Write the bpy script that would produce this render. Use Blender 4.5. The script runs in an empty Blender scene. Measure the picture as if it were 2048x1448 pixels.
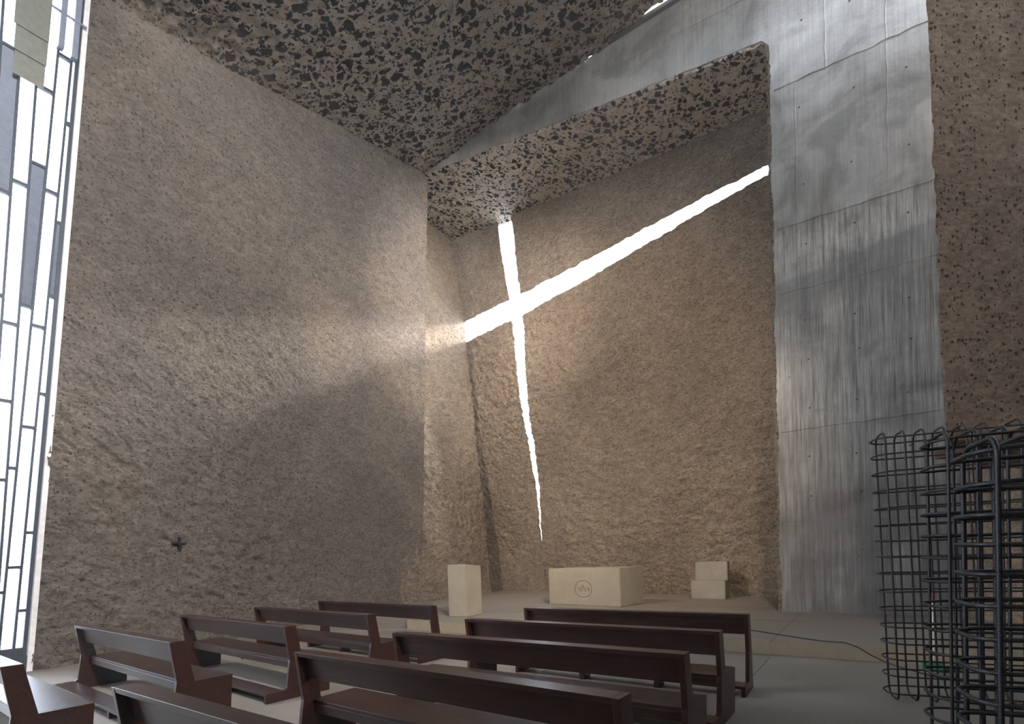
import bpy, bmesh, math, random
import numpy as np
from mathutils import Vector, Matrix

random.seed(7)
S = bpy.context.scene
COL = S.collection

# ------------------------------------------------------------------ camera
EYE = 1.46
cam_d = bpy.data.cameras.new('camera')
cam = bpy.data.objects.new('camera', cam_d)
COL.objects.link(cam)
cam_d.sensor_width = 36.0
cam_d.sensor_fit = 'HORIZONTAL'
cam_d.lens = 1055 / 2048 * 36.0
cam_d.shift_y = (1136 - 724) / 2048
cam_d.clip_end = 500
cam.matrix_world = (Matrix.Translation((0, 0, EYE)) @
                    Matrix.Rotation(math.pi / 2 - 0.0215, 4, 'X') @
                    Matrix.Rotation(-0.0344, 4, 'Z'))
S.camera = cam

# ------------------------------------------------------------------ world, sun, exposure
S.view_settings.view_transform = 'Standard'
S.view_settings.look = 'None'
S.view_settings.gamma = 1.0
S.view_settings.use_curve_mapping = False
S.cycles.max_bounces = 8
S.cycles.diffuse_bounces = 4
S.cycles.glossy_bounces = 3
S.view_settings.exposure = 1.12

world = bpy.data.worlds.new('daylight')
S.world = world
world.use_nodes = True
wn = world.node_tree
wn.nodes.clear()
wo = wn.nodes.new('ShaderNodeOutputWorld')
wb = wn.nodes.new('ShaderNodeBackground')
wb.inputs['Color'].default_value = (0.80, 0.89, 1.0, 1)
wb.inputs['Strength'].default_value = 5.5
wn.links.new(wb.outputs[0], wo.inputs[0])

SUN_DIR = Vector((-0.90, -0.43, -0.46)).normalized()     # comes through the cross slit from behind the chancel
sun_d = bpy.data.lights.new('sun', 'SUN')
sun_d.energy = 9.0
sun_d.angle = math.radians(11)
sun_d.color = (1.0, 0.93, 0.82)
sun = bpy.data.objects.new('sun', sun_d)
COL.objects.link(sun)
sun.location = (20, 30, 30)
sun.rotation_euler = SUN_DIR.to_track_quat('-Z', 'Y').to_euler()

def spot(loc, aim, power, color, size_deg, blend=0.8, radius=0.25):
    d = bpy.data.lights.new('unseen_spot', 'SPOT')
    d.energy = power; d.color = color; d.spot_size = math.radians(size_deg); d.spot_blend = blend; d.shadow_soft_size = radius
    o = bpy.data.objects.new('unseen_spot', d)
    COL.objects.link(o)
    o.location = loc
    o.rotation_euler = (Vector(aim) - Vector(loc)).to_track_quat('-Z', 'Y').to_euler()
spot((-5.0, 7.0, 9.0), (3.0, 17.0, 5.0), 2300, (1.0, 0.84, 0.66), 70)
spot((2.5, -2.0, 8.5), (-5.0, 11.0, 4.0), 3900, (1.0, 0.91, 0.83), 74)  # unseen fill added to brighten the left wall
spot((3.6, 6.5, 10.0), (-1.8, 18.0, 8.6), 5200, (1.0, 0.90, 0.78), 46, 1.0)  # unseen lamp added to lift the narrow chancel face and soffit
spot((0.5, -3.0, 8.5), (6.5, 5.0, 4.5), 750, (1.0, 0.86, 0.72), 55)  # added fill, out of view, to brighten the hanging block
spot((2.5, 3.0, 9.3), (2.0, 14.0, 1.0), 1500, (1.0, 0.84, 0.64), 50)

# ------------------------------------------------------------------ plan (metres); e runs along the pews, n points to the chancel
E_ = np.array([0.825, -0.565, 0.0])
N_ = np.array([0.565, 0.825, 0.0])
W0 = np.array([-7.28, 7.86, 0.0])          # near foot of the left wall
WV = np.array([0.492, 0.871, 0.0])         # along the left wall
WN = np.array([0.871, -0.492, 0.0])        # into the room
P0 = np.array([5.24, 10.34, 0.0])          # pillar corner
B0 = np.array([-0.67, 20.43, 0.2])         # left foot of the back wall
BD = np.array([0.732, -0.681, 0.0])
BM = np.array([-0.681, -0.732, 0.0])
PLAT = 0.2


# ------------------------------------------------------------------ helpers
def tag(o, label=None, cat=None, group=None, kind=None):
    if label: o['label'] = label
    if cat: o['category'] = cat
    if group: o['group'] = group
    if kind: o['kind'] = kind
    return o


def link_mesh(name, me, mat=None, parent=None):
    o = bpy.data.objects.new(name, me)
    COL.objects.link(o)
    if mat is not None:
        for m in (mat if isinstance(mat, (list, tuple)) else [mat]):
            me.materials.append(m)
    if parent is not None:
        o.parent = parent
    return o


def empty(name, loc, rz=0.0):
    o = bpy.data.objects.new(name, None)
    o.empty_display_size = 0.2
    COL.objects.link(o)
    o.location = loc
    o.rotation_euler = (0, 0, rz)
    return o


def mesh_np(name, V, Fq, smooth=True):
    me = bpy.data.meshes.new(name)
    me.from_pydata([tuple(v) for v in V], [], [tuple(f) for f in Fq])
    me.update()
    if smooth:
        me.polygons.foreach_set('use_smooth', [True] * len(me.polygons))
    return me


def _hash(ix, iy, iz, seed):
    h = (ix.astype(np.int64) * 374761393 + iy.astype(np.int64) * 668265263 + iz.astype(np.int64) * 2147483647 + seed * 144665)
    h = (h ^ (h >> 13)) * 1274126177
    h = h & 0xffffffff
    h = (h ^ (h >> 16)) & 0xffff
    return h / 65535.0 * 2 - 1


def vnoise(P, seed=0):
    I = np.floor(P).astype(np.int64)
    f = P - I
    u = f * f * f * (f * (f * 6 - 15) + 10)
    out = 0
    for dx in (0, 1):
        for dy in (0, 1):
            for dz in (0, 1):
                w = ((u[..., 0] if dx else 1 - u[..., 0]) * (u[..., 1] if dy else 1 - u[..., 1]) *
                     (u[..., 2] if dz else 1 - u[..., 2]))
                out = out + w * _hash(I[..., 0] + dx, I[..., 1] + dy, I[..., 2] + dz, seed)
    return out


def fbm(P, scale, octaves=4, gain=0.55, seed=0):
    a, s, out = 1.0, scale, 0
    for i in range(octaves):
        out = out + a * vnoise(P * s + 17.3 * i, seed + i)
        a *= gain
        s *= 2.03
    return out


def rough_disp(P, amp, seed=0, rot=0.5):
    """chiselled lumps: stretched noise, stronger in some zones than in others"""
    c, s = math.cos(rot), math.sin(rot)
    Q = P.copy()
    h = P[..., 0] * 0.7 + P[..., 1] * 0.7
    Q[..., 2] = (P[..., 2] * c + h * s) * 1.7
    big = fbm(P, 0.55, 2, 0.5, seed + 40)
    zone = np.clip(0.7 + 0.5 * vnoise(P * 0.35, seed + 50), 0.3, 1.3)
    mid = 1 - np.abs(fbm(Q, 1.9, 4, 0.6, seed + 3)) * 1.3
    fine = fbm(Q, 7.5, 3, 0.65, seed + 9)
    return amp * (big * 0.8 + zone * (mid * 0.55 - 0.22 + fine * 0.62))


def grid_wall(name, P, nrm, mat, amp, off, seed=0, rot=0.5, parent=None, edge=0.0, fade=None):
    """P[nu,nv,3] surface, displaced along nrm; the rim is carried back by the vector off to give real thickness"""
    nu, nv = P.shape[:2]
    d = rough_disp(P, amp, seed, rot)
    if fade is not None:
        d = d * fade
    Q = P + d[..., None] * nrm
    if edge:
        j = np.stack([vnoise(P * 5 + k * 31, seed + 70 + k) + 0.6 * vnoise(P * 13 + k * 11, seed + 80 + k) for k in range(3)], -1) * edge
        m = np.zeros((nu, nv, 1))
        m[0], m[-1], m[:, 0], m[:, -1] = 1, 1, 1, 1
        Q = Q + j * m
    V = Q.reshape(-1, 3)
    idx = np.arange(nu * nv).reshape(nu, nv)
    a, b, c, e = idx[:-1, :-1].ravel(), idx[1:, :-1].ravel(), idx[1:, 1:].ravel(), idx[:-1, 1:].ravel()
    quads = np.stack([a, b, c, e], 1)
    # orientation
    p = V[quads[0]]
    if np.dot(np.cross(p[1] - p[0], p[3] - p[0]), nrm if np.ndim(nrm) == 1 else nrm.reshape(-1, 3)[0]) < 0:
        quads = quads[:, ::-1]
    ring = np.concatenate([idx[:-1, 0], idx[-1, :-1], idx[:0:-1, -1], idx[0, :0:-1]])
    Pr = P.reshape(-1, 3)[ring]
    back = Pr + (off if np.ndim(off) == 1 else off.reshape(-1, 3)[ring])
    n0 = len(V)
    V = np.concatenate([V, back])
    k = len(ring)
    sides = [(int(ring[i]), int(ring[(i + 1) % k]), n0 + (i + 1) % k, n0 + i) for i in range(k)]
    faces = [tuple(map(int, q)) for q in quads] + sides + [tuple(range(n0, n0 + k))]
    me = mesh_np(name, V, faces)
    sm = np.ones(len(me.polygons), bool)
    sm[len(quads):] = False
    me.polygons.foreach_set('use_smooth', sm)
    bm = bmesh.new(); bm.from_mesh(me)
    bmesh.ops.recalc_face_normals(bm, faces=bm.faces)
    bm.to_mesh(me); bm.free()
    return link_mesh(name, me, mat, parent)


def bilinear(c00, c10, c11, c01, step):
    c00, c10, c11, c01 = [np.array(c, float) for c in (c00, c10, c11, c01)]
    nu = max(2, int(max(np.linalg.norm(c10 - c00), np.linalg.norm(c11 - c01)) / step))
    nv = max(2, int(max(np.linalg.norm(c01 - c00), np.linalg.norm(c11 - c10)) / step))
    u = np.linspace(0, 1, nu)[:, None, None]
    v = np.linspace(0, 1, nv)[None, :, None]
    return c00 * (1 - u) * (1 - v) + c10 * u * (1 - v) + c11 * u * v + c01 * (1 - u) * v


def add_box(bm, lo, hi, M=None, bev=0.0):
    r = bmesh.ops.create_cube(bm, size=1.0)
    vs = r['verts']
    for v in vs:
        v.co = Vector([(lo[i] + hi[i]) / 2 + v.co[i] * (hi[i] - lo[i]) for i in range(3)])
    if bev:
        es = set(e for v in vs for e in v.link_edges)
        rr = bmesh.ops.bevel(bm, geom=list(es), offset=bev, segments=2, affect='EDGES', profile=0.5)
        vs = list(set(rr['verts']) | set(v for v in vs if v.is_valid))
    if M is not None:
        bmesh.ops.transform(bm, matrix=M, verts=[v for v in vs if v.is_valid])
    return vs


def add_prism(bm, poly, x0, x1, bev=0.0):
    """poly in the local (y, z) plane, extruded along x"""
    a = [bm.verts.new((x0, y, z)) for y, z in poly]
    b = [bm.verts.new((x1, y, z)) for y, z in poly]
    fs = [bm.faces.new(a[::-1]), bm.faces.new(b)]
    k = len(poly)
    for i in range(k):
        fs.append(bm.faces.new((a[i], a[(i + 1) % k], b[(i + 1) % k], b[i])))
    bmesh.ops.recalc_face_normals(bm, faces=fs)
    if bev:
        es = set(e for f in fs for e in f.edges)
        bmesh.ops.bevel(bm, geom=list(es), offset=bev, segments=2, affect='EDGES', profile=0.5)


def bm_obj(name, bm, mat, parent=None, smooth=False):
    me = bpy.data.meshes.new(name)
    bm.to_mesh(me); bm.free()
    if smooth:
        me.polygons.foreach_set('use_smooth', [True] * len(me.polygons))
    return link_mesh(name, me, mat, parent)


def tube_mesh(name, pts, r, closed=True, seg=8, rib=0.0, pitch=0.012, step=0.01):
    """round bar following pts; rib adds the spiral ridges of reinforcing steel"""
    pts = np.array(pts, float)
    if closed:
        pts = np.vstack([pts, pts[:1]])
    d = np.r_[0, np.cumsum(np.linalg.norm(np.diff(pts, axis=0), axis=1))]
    n = max(4, int(d[-1] / step))
    t = np.linspace(0, d[-1], n + 1)
    C = np.stack([np.interp(t, d, pts[:, k]) for k in range(3)], 1)
    if closed:
        C = C[:-1]; t = t[:-1]
        T = np.roll(C, -1, 0) - np.roll(C, 1, 0)
    else:
        T = np.gradient(C, axis=0)
    T /= np.linalg.norm(T, axis=1)[:, None] + 1e-9
    # fixed plane normal of the loop as reference
    nr = np.cross(C[len(C) // 3] - C[0], C[2 * len(C) // 3] - C[0])
    if np.linalg.norm(nr) < 1e-6:
        nr = np.cross(T[0], [0.31, 0.17, 0.93])
    nr /= np.linalg.norm(nr)
    Bv = nr - (T @ nr)[:, None] * T
    Bv /= np.linalg.norm(Bv, axis=1)[:, None] + 1e-9
    A = np.cross(T, Bv)
    th = np.linspace(0, 2 * math.pi, seg, endpoint=False)
    R = r * (1 + rib * np.cos(2 * math.pi * t[:, None] / pitch + th[None, :] * 1))
    V = C[:, None, :] + R[..., None] * (np.cos(th)[None, :, None] * A[:, None, :] + np.sin(th)[None, :, None] * Bv[:, None, :])
    m = len(C)
    idx = np.arange(m * seg).reshape(m, seg)
    i2 = np.roll(idx, -1, 0) if closed else idx[1:]
    i1 = idx if closed else idx[:-1]
    q = np.stack([i1, np.roll(i1, -1, 1), np.roll(i2, -1, 1), i2], -1).reshape(-1, 4)
    F = [tuple(map(int, a)) for a in q]
    if not closed:
        F += [tuple(map(int, idx[0][::-1])), tuple(map(int, idx[-1]))]
    return mesh_np(name, V.reshape(-1, 3), F)


# ------------------------------------------------------------------ materials
def new_mat(name):
    m = bpy.data.materials.new(name)
    m.use_nodes = True
    nt = m.node_tree
    b = nt.nodes['Principled BSDF']
    return m, nt, b


def nd(nt, t, **kw):
    n = nt.nodes.new(t)
    for k, v in kw.items():
        if k in n.inputs:
            n.inputs[k].default_value = v
        else:
            setattr(n, k, v)
    return n


def coords(nt, scale=(1, 1, 1), rot=(0, 0, 0)):
    tc = nd(nt, 'ShaderNodeTexCoord')
    mp = nd(nt, 'ShaderNodeMapping')
    mp.inputs['Scale'].default_value = scale
    mp.inputs['Rotation'].default_value = rot
    nt.links.new(tc.outputs['Object'], mp.inputs['Vector'])
    return mp.outputs['Vector']


def ramp(nt, src, stops):
    r = nd(nt, 'ShaderNodeValToRGB')
    el = r.color_ramp.elements
    while len(el) < len(stops):
        el.new(0.5)
    for e, (p, c) in zip(el, stops):
        e.position = p
        e.color = (*c, 1) if len(c) == 3 else c
    nt.links.new(src, r.inputs[0])
    return r.outputs[0]


def mix(nt, fac, a, b, mode='MIX'):
    m = nd(nt, 'ShaderNodeMix', data_type='RGBA', blend_type=mode)
    for sock, val in ((m.inputs[0], fac), (m.inputs[6], a), (m.inputs[7], b)):
        if isinstance(val, (int, float)):
            sock.default_value = val
        elif isinstance(val, tuple):
            sock.default_value = (*val, 1) if len(val) == 3 else val
        else:
            nt.links.new(val, sock)
    return m.outputs[2]


def math_n(nt, op, a, b=None, c=None, clamp=False):
    m = nd(nt, 'ShaderNodeMath', operation=op, use_clamp=clamp)
    for i, v in enumerate((a, b, c)):
        if v is None:
            continue
        if isinstance(v, (int, float)):
            m.inputs[i].default_value = v
        else:
            nt.links.new(v, m.inputs[i])
    return m.outputs[0]


def noise(nt, vec, scale, detail=4, rough=0.6, dist=0.0):
    n = nd(nt, 'ShaderNodeTexNoise', Scale=scale, Detail=detail, Roughness=rough, Distortion=dist)
    nt.links.new(vec, n.inputs['Vector'])
    return n.outputs['Fac']


def bump(nt, bsdf, h, dist, strength=1.0, prev=None):
    b = nd(nt, 'ShaderNodeBump', Strength=strength, Distance=dist)
    nt.links.new(h, b.inputs['Height'])
    if prev is not None:
        nt.links.new(prev, b.inputs['Normal'])
    if bsdf is not None:
        nt.links.new(b.outputs[0], bsdf.inputs['Normal'])
    return b.outputs[0]


def plaster_material(name, base, warm, speck=0.55, depth=0.035):
    """rough sprayed volcanic plaster: lumps, streaks and dark grit"""
    m, nt, b = new_mat(name)
    v = coords(nt)
    vs = coords(nt, (1.0, 1.0, 2.1), (0.5, 0.0, 0.2))
    big = noise(nt, v, 0.5, 3, 0.5)
    col = ramp(nt, big, [(0.38, base), (0.66, warm)])
    mid = noise(nt, vs, 3.4, 7, 0.72, 0.5)
    mot = noise(nt, vs, 13.0, 6, 0.75, 0.3)
    col = mix(nt, 0.6, col, ramp(nt, mot, [(0.36, (0.26, 0.25, 0.25)), (0.62, (0.74, 0.73, 0.72))]), 'OVERLAY')
    col = mix(nt, 0.55, col, ramp(nt, mid, [(0.34, (0.30, 0.29, 0.29)), (0.66, (0.70, 0.69, 0.67))]), 'OVERLAY')
    wob = nd(nt, 'ShaderNodeTexNoise', Scale=34.0, Detail=3.0); nt.links.new(v, wob.inputs['Vector'])
    sh_ = nd(nt, 'ShaderNodeVectorMath', operation='SCALE'); sh_.inputs['Scale'].default_value = 0.05
    nt.links.new(wob.outputs['Color'], sh_.inputs[0])
    ad = nd(nt, 'ShaderNodeVectorMath', operation='ADD'); nt.links.new(v, ad.inputs[0]); nt.links.new(sh_.outputs[0], ad.inputs[1])
    masks = []
    for sc, cut in ((14.0, 0.66), (24.0, 0.36)):
        grit = nd(nt, 'ShaderNodeTexVoronoi', feature='F1', Scale=sc)
        nt.links.new(ad.outputs[0], grit.inputs['Vector'])
        sep = nd(nt, 'ShaderNodeSeparateColor'); nt.links.new(grit.outputs['Color'], sep.inputs[0])
        size = math_n(nt, 'MULTIPLY', math_n(nt, 'SUBTRACT', sep.outputs[0], cut), 0.72)
        masks.append(math_n(nt, 'LESS_THAN', grit.outputs['Distance'], size))
    gm = math_n(nt, 'MAXIMUM', masks[0], masks[1])
    col = mix(nt, math_n(nt, 'MULTIPLY', gm, speck), col, (0.03, 0.022, 0.018))
    nt.links.new(col, b.inputs['Base Color'])
    b.inputs['Roughness'].default_value = 0.95
    b.inputs['Specular IOR Level'].default_value = 0.15
    h1 = noise(nt, vs, 6.0, 9, 0.74, 0.6)
    h2 = noise(nt, v, 30.0, 5, 0.75)
    n1 = bump(nt, None, h1, depth * 10.0, 1.0)
    n2 = bump(nt, None, h2, depth * 2.0, 1.0, n1)
    bump(nt, b, math_n(nt, 'SUBTRACT', 1.0, gm), depth * 1.0, 1.0, n2)
    return m


def pumice_material(name, base, light, amount, scale=5.2):
    """pale mortar packed with black volcanic stones"""
    m, nt, b = new_mat(name)
    v = coords(nt)
    w = nd(nt, 'ShaderNodeTexNoise', Scale=9.0, Detail=3.0, Roughness=0.6)
    nt.links.new(v, w.inputs['Vector'])
    sub = nd(nt, 'ShaderNodeVectorMath', operation='SUBTRACT'); sub.inputs[1].default_value = (0.5, 0.5, 0.5)
    nt.links.new(w.outputs['Color'], sub.inputs[0])
    scl = nd(nt, 'ShaderNodeVectorMath', operation='SCALE'); scl.inputs['Scale'].default_value = 0.11
    nt.links.new(sub.outputs[0], scl.inputs[0])
    add = nd(nt, 'ShaderNodeVectorMath', operation='ADD')
    nt.links.new(v, add.inputs[0]); nt.links.new(scl.outputs[0], add.inputs[1])
    masks = []
    for sc, thr, lim in ((scale, amount, 0.05), (scale * 1.7, amount * 0.8, 0.06), (scale * 3.1, amount * 0.75, 0.08)):
        e = nd(nt, 'ShaderNodeTexVoronoi', feature='DISTANCE_TO_EDGE', Scale=sc)
        f = nd(nt, 'ShaderNodeTexVoronoi', feature='F1', Scale=sc)
        nt.links.new(add.outputs[0], e.inputs['Vector']); nt.links.new(add.outputs[0], f.inputs['Vector'])
        sp = nd(nt, 'ShaderNodeSeparateColor'); nt.links.new(f.outputs['Color'], sp.inputs[0])
        pick = math_n(nt, 'LESS_THAN', sp.outputs[0], thr)
        edge = math_n(nt, 'GREATER_THAN', e.outputs['Distance'], math_n(nt, 'ADD', math_n(nt, 'MULTIPLY', sp.outputs[1], 0.20), lim + 0.03))
        masks.append(math_n(nt, 'MULTIPLY', pick, edge))
    k = math_n(nt, 'MAXIMUM', masks[0], math_n(nt, 'MAXIMUM', masks[1], masks[2]))
    f2 = noise(nt, v, 7.0, 6, 0.7)
    col = ramp(nt, f2, [(0.3, base), (0.68, light)])
    col = mix(nt, k, col, (0.012, 0.012, 0.014))
    nt.links.new(col, b.inputs['Base Color'])
    b.inputs['Roughness'].default_value = 0.95
    b.inputs['Specular IOR Level'].default_value = 0.1
    n1 = bump(nt, None, noise(nt, v, 9.0, 6, 0.7), 0.09, 1.0)
    bump(nt, b, math_n(nt, 'SUBTRACT', 1.0, k), 0.05, 1.0, n1)
    return m


def wood_material():
    m, nt, b = new_mat('dark mahogany')
    v = coords(nt, (1.2, 14.0, 14.0))
    g = noise(nt, v, 2.2, 8, 0.65, 0.8)
    col = ramp(nt, g, [(0.28, (0.012, 0.0038, 0.0028)), (0.55, (0.030, 0.0105, 0.007)), (0.8, (0.062, 0.024, 0.014))])
    nt.links.new(col, b.inputs['Base Color'])
    b.inputs['Roughness'].default_value = 0.30
    b.inputs['Specular IOR Level'].default_value = 0.38
    b.inputs['Coat Weight'].default_value = 0.0
    b.inputs['Coat Roughness'].default_value = 0.28
    fine = noise(nt, coords(nt, (3.0, 90.0, 90.0)), 3.0, 4, 0.6)
    bump(nt, b, fine, 0.0012, 0.5)
    return m


def stone_material(name, a, c):
    m, nt, b = new_mat(name)
    v = coords(nt)
    col = mix(nt, 0.5, ramp(nt, noise(nt, v, 3.0, 6, 0.65), [(0.35, a), (0.7, c)]),
              ramp(nt, noise(nt, v, 45.0, 3, 0.6), [(0.3, a), (0.7, c)]))
    nt.links.new(col, b.inputs['Base Color'])
    b.inputs['Roughness'].default_value = 0.85
    bump(nt, b, noise(nt, v, 60.0, 4, 0.6), 0.004, 0.5)
    return m


def floor_material():
    m, nt, b = new_mat('polished grey concrete floor')
    v = coords(nt)
    n1 = noise(nt, v, 0.9, 5, 0.6, 0.4)
    n2 = noise(nt, v, 70.0, 3, 0.7)
    col = mix(nt, 0.42, ramp(nt, n1, [(0.3, (0.155, 0.130, 0.108)), (0.7, (0.24, 0.205, 0.172))]),
              ramp(nt, n2, [(0.35, (0.08, 0.072, 0.062)), (0.6, (0.27, 0.24, 0.21))]))
    nt.links.new(col, b.inputs['Base Color'])
    nt.links.new(ramp(nt, n1, [(0.3, (0.55,) * 3), (0.7, (0.75,) * 3)]), b.inputs['Roughness'])
    bump(nt, b, n2, 0.002, 0.4)
    return m


def concrete_material():
    """board-marked fair-faced concrete in the plane of the chancel arch"""
    m, nt, b = new_mat('board marked concrete')
    tc = nd(nt, 'ShaderNodeTexCoord')
    sep = nd(nt, 'ShaderNodeSeparateXYZ'); nt.links.new(tc.outputs['Object'], sep.inputs[0])
    x, z = sep.outputs[0], sep.outputs[2]         # local x = along wall, z = height
    v = coords(nt)
    streak = noise(nt, coords(nt, (7.0, 1.0, 0.22)), 2.6, 6, 0.7)
    fine = noise(nt, coords(nt, (22.0, 1.0, 0.5)), 3.0, 4, 0.7)
    cloud = noise(nt, v, 0.8, 5, 0.6, 0.6)
    col = ramp(nt, cloud, [(0.32, (0.19, 0.182, 0.172)), (0.48, (0.34, 0.33, 0.315)), (0.66, (0.47, 0.458, 0.435))])
    # lower lifts are streaked and darker than the upper smooth panels
    low = ramp(nt, math_n(nt, 'MULTIPLY', z, 1 / 12.0), [(0.62, (1, 1, 1)), (0.635, (0.25, 0.25, 0.25))])
    wob = math_n(nt, 'MULTIPLY', math_n(nt, 'SUBTRACT', noise(nt, v, 2.5, 4, 0.6), 0.5), 0.25)
    st = ramp(nt, math_n(nt, 'ADD', math_n(nt, 'MULTIPLY', streak, 0.6), math_n(nt, 'MULTIPLY', fine, 0.4)),
              [(0.38, (0.10, 0.095, 0.09)), (0.62, (0.86, 0.86, 0.86))])
    lowf = nd(nt, 'ShaderNodeSeparateColor'); nt.links.new(low, lowf.inputs[0])
    col = mix(nt, math_n(nt, 'MULTIPLY', lowf.outputs[0], 0.85), col, st, 'OVERLAY')
    # darker band whose top edge climbs to the right
    edge = math_n(nt, 'SUBTRACT', math_n(nt, 'ADD', math_n(nt, 'MULTIPLY', x, 0.16), 6.50), math_n(nt, 'ADD', z, wob))
    bandt = ramp(nt, math_n(nt, 'MULTIPLY_ADD', edge, 0.2, 0.5), [(0.49, (0, 0, 0)), (0.51, (1, 1, 1)), (0.58, (0.75,) * 3), (0.86, (0.35,) * 3), (1.0, (0.35,) * 3)])
    bs = nd(nt, 'ShaderNodeSeparateColor'); nt.links.new(bandt, bs.inputs[0])
    patch = ramp(nt, noise(nt, coords(nt, (1, 1, 0.8)), 0.7, 4, 0.6), [(0.35, (0.45,) * 3), (0.6, (1,) * 3)])
    ps = nd(nt, 'ShaderNodeSeparateColor'); nt.links.new(patch, ps.inputs[0])
    band_mix = math_n(nt, 'MULTIPLY', math_n(nt, 'MULTIPLY', bs.outputs[0], ps.outputs[0]), 0.75)
    col = mix(nt, band_mix, col, (0.15, 0.155, 0.17))
    lift = math_n(nt, 'SUBTRACT', 3.75, math_n(nt, 'ADD', z, wob))  # brown stains plus painted dimming towards the foot, where less light falls
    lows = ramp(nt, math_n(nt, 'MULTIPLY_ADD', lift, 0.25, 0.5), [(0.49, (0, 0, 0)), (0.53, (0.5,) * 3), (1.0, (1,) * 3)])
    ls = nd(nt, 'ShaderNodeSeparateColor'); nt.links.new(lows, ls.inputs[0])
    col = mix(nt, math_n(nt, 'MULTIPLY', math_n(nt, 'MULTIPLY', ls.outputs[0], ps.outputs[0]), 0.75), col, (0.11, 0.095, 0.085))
    # small round blotches
    bl = ramp(nt, noise(nt, v, 1.4, 4, 0.5, 0.5), [(0.56, (0, 0, 0)), (0.66, (1, 1, 1))])
    bls = nd(nt, 'ShaderNodeSeparateColor'); nt.links.new(bl, bls.inputs[0])
    col = mix(nt, math_n(nt, 'MULTIPLY', bls.outputs[0], 0.6), col, (0.19, 0.185, 0.18))
    # bug holes
    vo = nd(nt, 'ShaderNodeTexVoronoi', feature='F1', Scale=3.4); nt.links.new(v, vo.inputs['Vector'])
    hole = math_n(nt, 'LESS_THAN', vo.outputs['Distance'], 0.045)
    col = mix(nt, math_n(nt, 'MULTIPLY', hole, 0.7), col, (0.06, 0.055, 0.05))
    nt.links.new(col, b.inputs['Base Color'])
    b.inputs['Roughness'].default_value = 0.8
    n1 = bump(nt, None, math_n(nt, 'SUBTRACT', noise(nt, v, 3.0, 8, 0.65), math_n(nt, 'MULTIPLY', hole, 0.8)), 0.03, 0.6)
    bump(nt, b, fine, 0.008, 0.5, n1)
    return m


def flat_material(name, color, rough=0.6, metal=0.0):
    m, nt, b = new_mat(name)
    v = coords(nt)
    c2 = tuple(min(1, c * 1.25) for c in color)
    nt.links.new(ramp(nt, noise(nt, v, 12.0, 4, 0.6), [(0.3, color), (0.7, c2)]), b.inputs['Base Color'])
    b.inputs['Roughness'].default_value = rough
    b.inputs['Metallic'].default_value = metal
    return m


def glass_material(name, tint, frost):
    """clear channel glass; frost mixes in a milky, wire-meshed share"""
    m = bpy.data.materials.new(name)
    m.use_nodes = True
    nt = m.node_tree
    nt.nodes.clear()
    out = nd(nt, 'ShaderNodeOutputMaterial')
    tr = nd(nt, 'ShaderNodeBsdfTransparent'); tr.inputs[0].default_value = (*tint, 1)
    gl = nd(nt, 'ShaderNodeBsdfGlossy'); gl.inputs['Roughness'].default_value = 0.06
    lw_ = nd(nt, 'ShaderNodeLayerWeight', Blend=0.3)
    fr_ = math_n(nt, 'MULTIPLY_ADD', math_n(nt, 'POWER', lw_.outputs['Facing'], 3.0), 0.35, 0.03)
    mx = nd(nt, 'ShaderNodeMixShader')
    nt.links.new(fr_, mx.inputs[0]); nt.links.new(tr.outputs[0], mx.inputs[1]); nt.links.new(gl.outputs[0], mx.inputs[2])
    last = mx.outputs[0]
    if frost:
        tl = nd(nt, 'ShaderNodeBsdfTranslucent'); tl.inputs[0].default_value = (0.62, 0.66, 0.72, 1)
        wv = nd(nt, 'ShaderNodeTexWave', wave_type='BANDS', bands_direction='Z', Scale=9.0, Distortion=0.0)
        nt.links.new(coords(nt), wv.inputs['Vector'])
        f = math_n(nt, 'MULTIPLY_ADD', wv.outputs['Fac'], frost * 0.6, frost * 0.4)
        m2 = nd(nt, 'ShaderNodeMixShader')
        nt.links.new(f, m2.inputs[0]); nt.links.new(last, m2.inputs[1]); nt.links.new(tl.outputs[0], m2.inputs[2])
        last = m2.outputs[0]
    nt.links.new(last, out.inputs[0])
    return m


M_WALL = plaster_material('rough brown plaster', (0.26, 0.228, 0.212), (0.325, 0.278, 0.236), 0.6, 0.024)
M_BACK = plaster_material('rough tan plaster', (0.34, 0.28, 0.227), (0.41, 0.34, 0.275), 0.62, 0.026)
M_BLOCK = plaster_material('pitted brown plaster', (0.29, 0.235, 0.195), (0.38, 0.31, 0.255), 0.8, 0.014)
M_BEIGE = plaster_material('sandy plaster', (0.48, 0.37, 0.26), (0.56, 0.44, 0.32), 0.4, 0.02)
M_CEIL = pumice_material('black stone ceiling', (0.23, 0.19, 0.155), (0.38, 0.32, 0.265), 0.64, 4.6)
M_SOFF = pumice_material('pale stone soffit', (0.38, 0.32, 0.26), (0.60, 0.52, 0.43), 0.56, 5.8)
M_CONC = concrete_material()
M_FLOOR = floor_material()
M_WOOD = wood_material()
M_STONE = stone_material('cast limestone', (0.225, 0.195, 0.147), (0.315, 0.277, 0.215))
M_CHAIRSTONE = stone_material('grey cast stone', (0.20, 0.18, 0.155), (0.29, 0.262, 0.23))
M_RISER = stone_material('sandy step stone', (0.26, 0.21, 0.15), (0.34, 0.28, 0.20))
M_MARK = flat_material('dark brown marking', (0.14, 0.10, 0.06), 0.9)  # dark brown for floor joints, tie holes and the monogram
M_STEEL = flat_material('dark rebar steel', (0.030, 0.031, 0.034), 0.5, 0.7)
M_FRAME = flat_material('blue grey window metal', (0.055, 0.065, 0.085), 0.45, 0.4)
M_LOUVRE = flat_material('slate louvre metal', (0.19, 0.22, 0.29), 0.5, 0.1)
M_WHITE = flat_material('white painted plaster edge', (0.70, 0.70, 0.72), 0.7)
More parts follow.
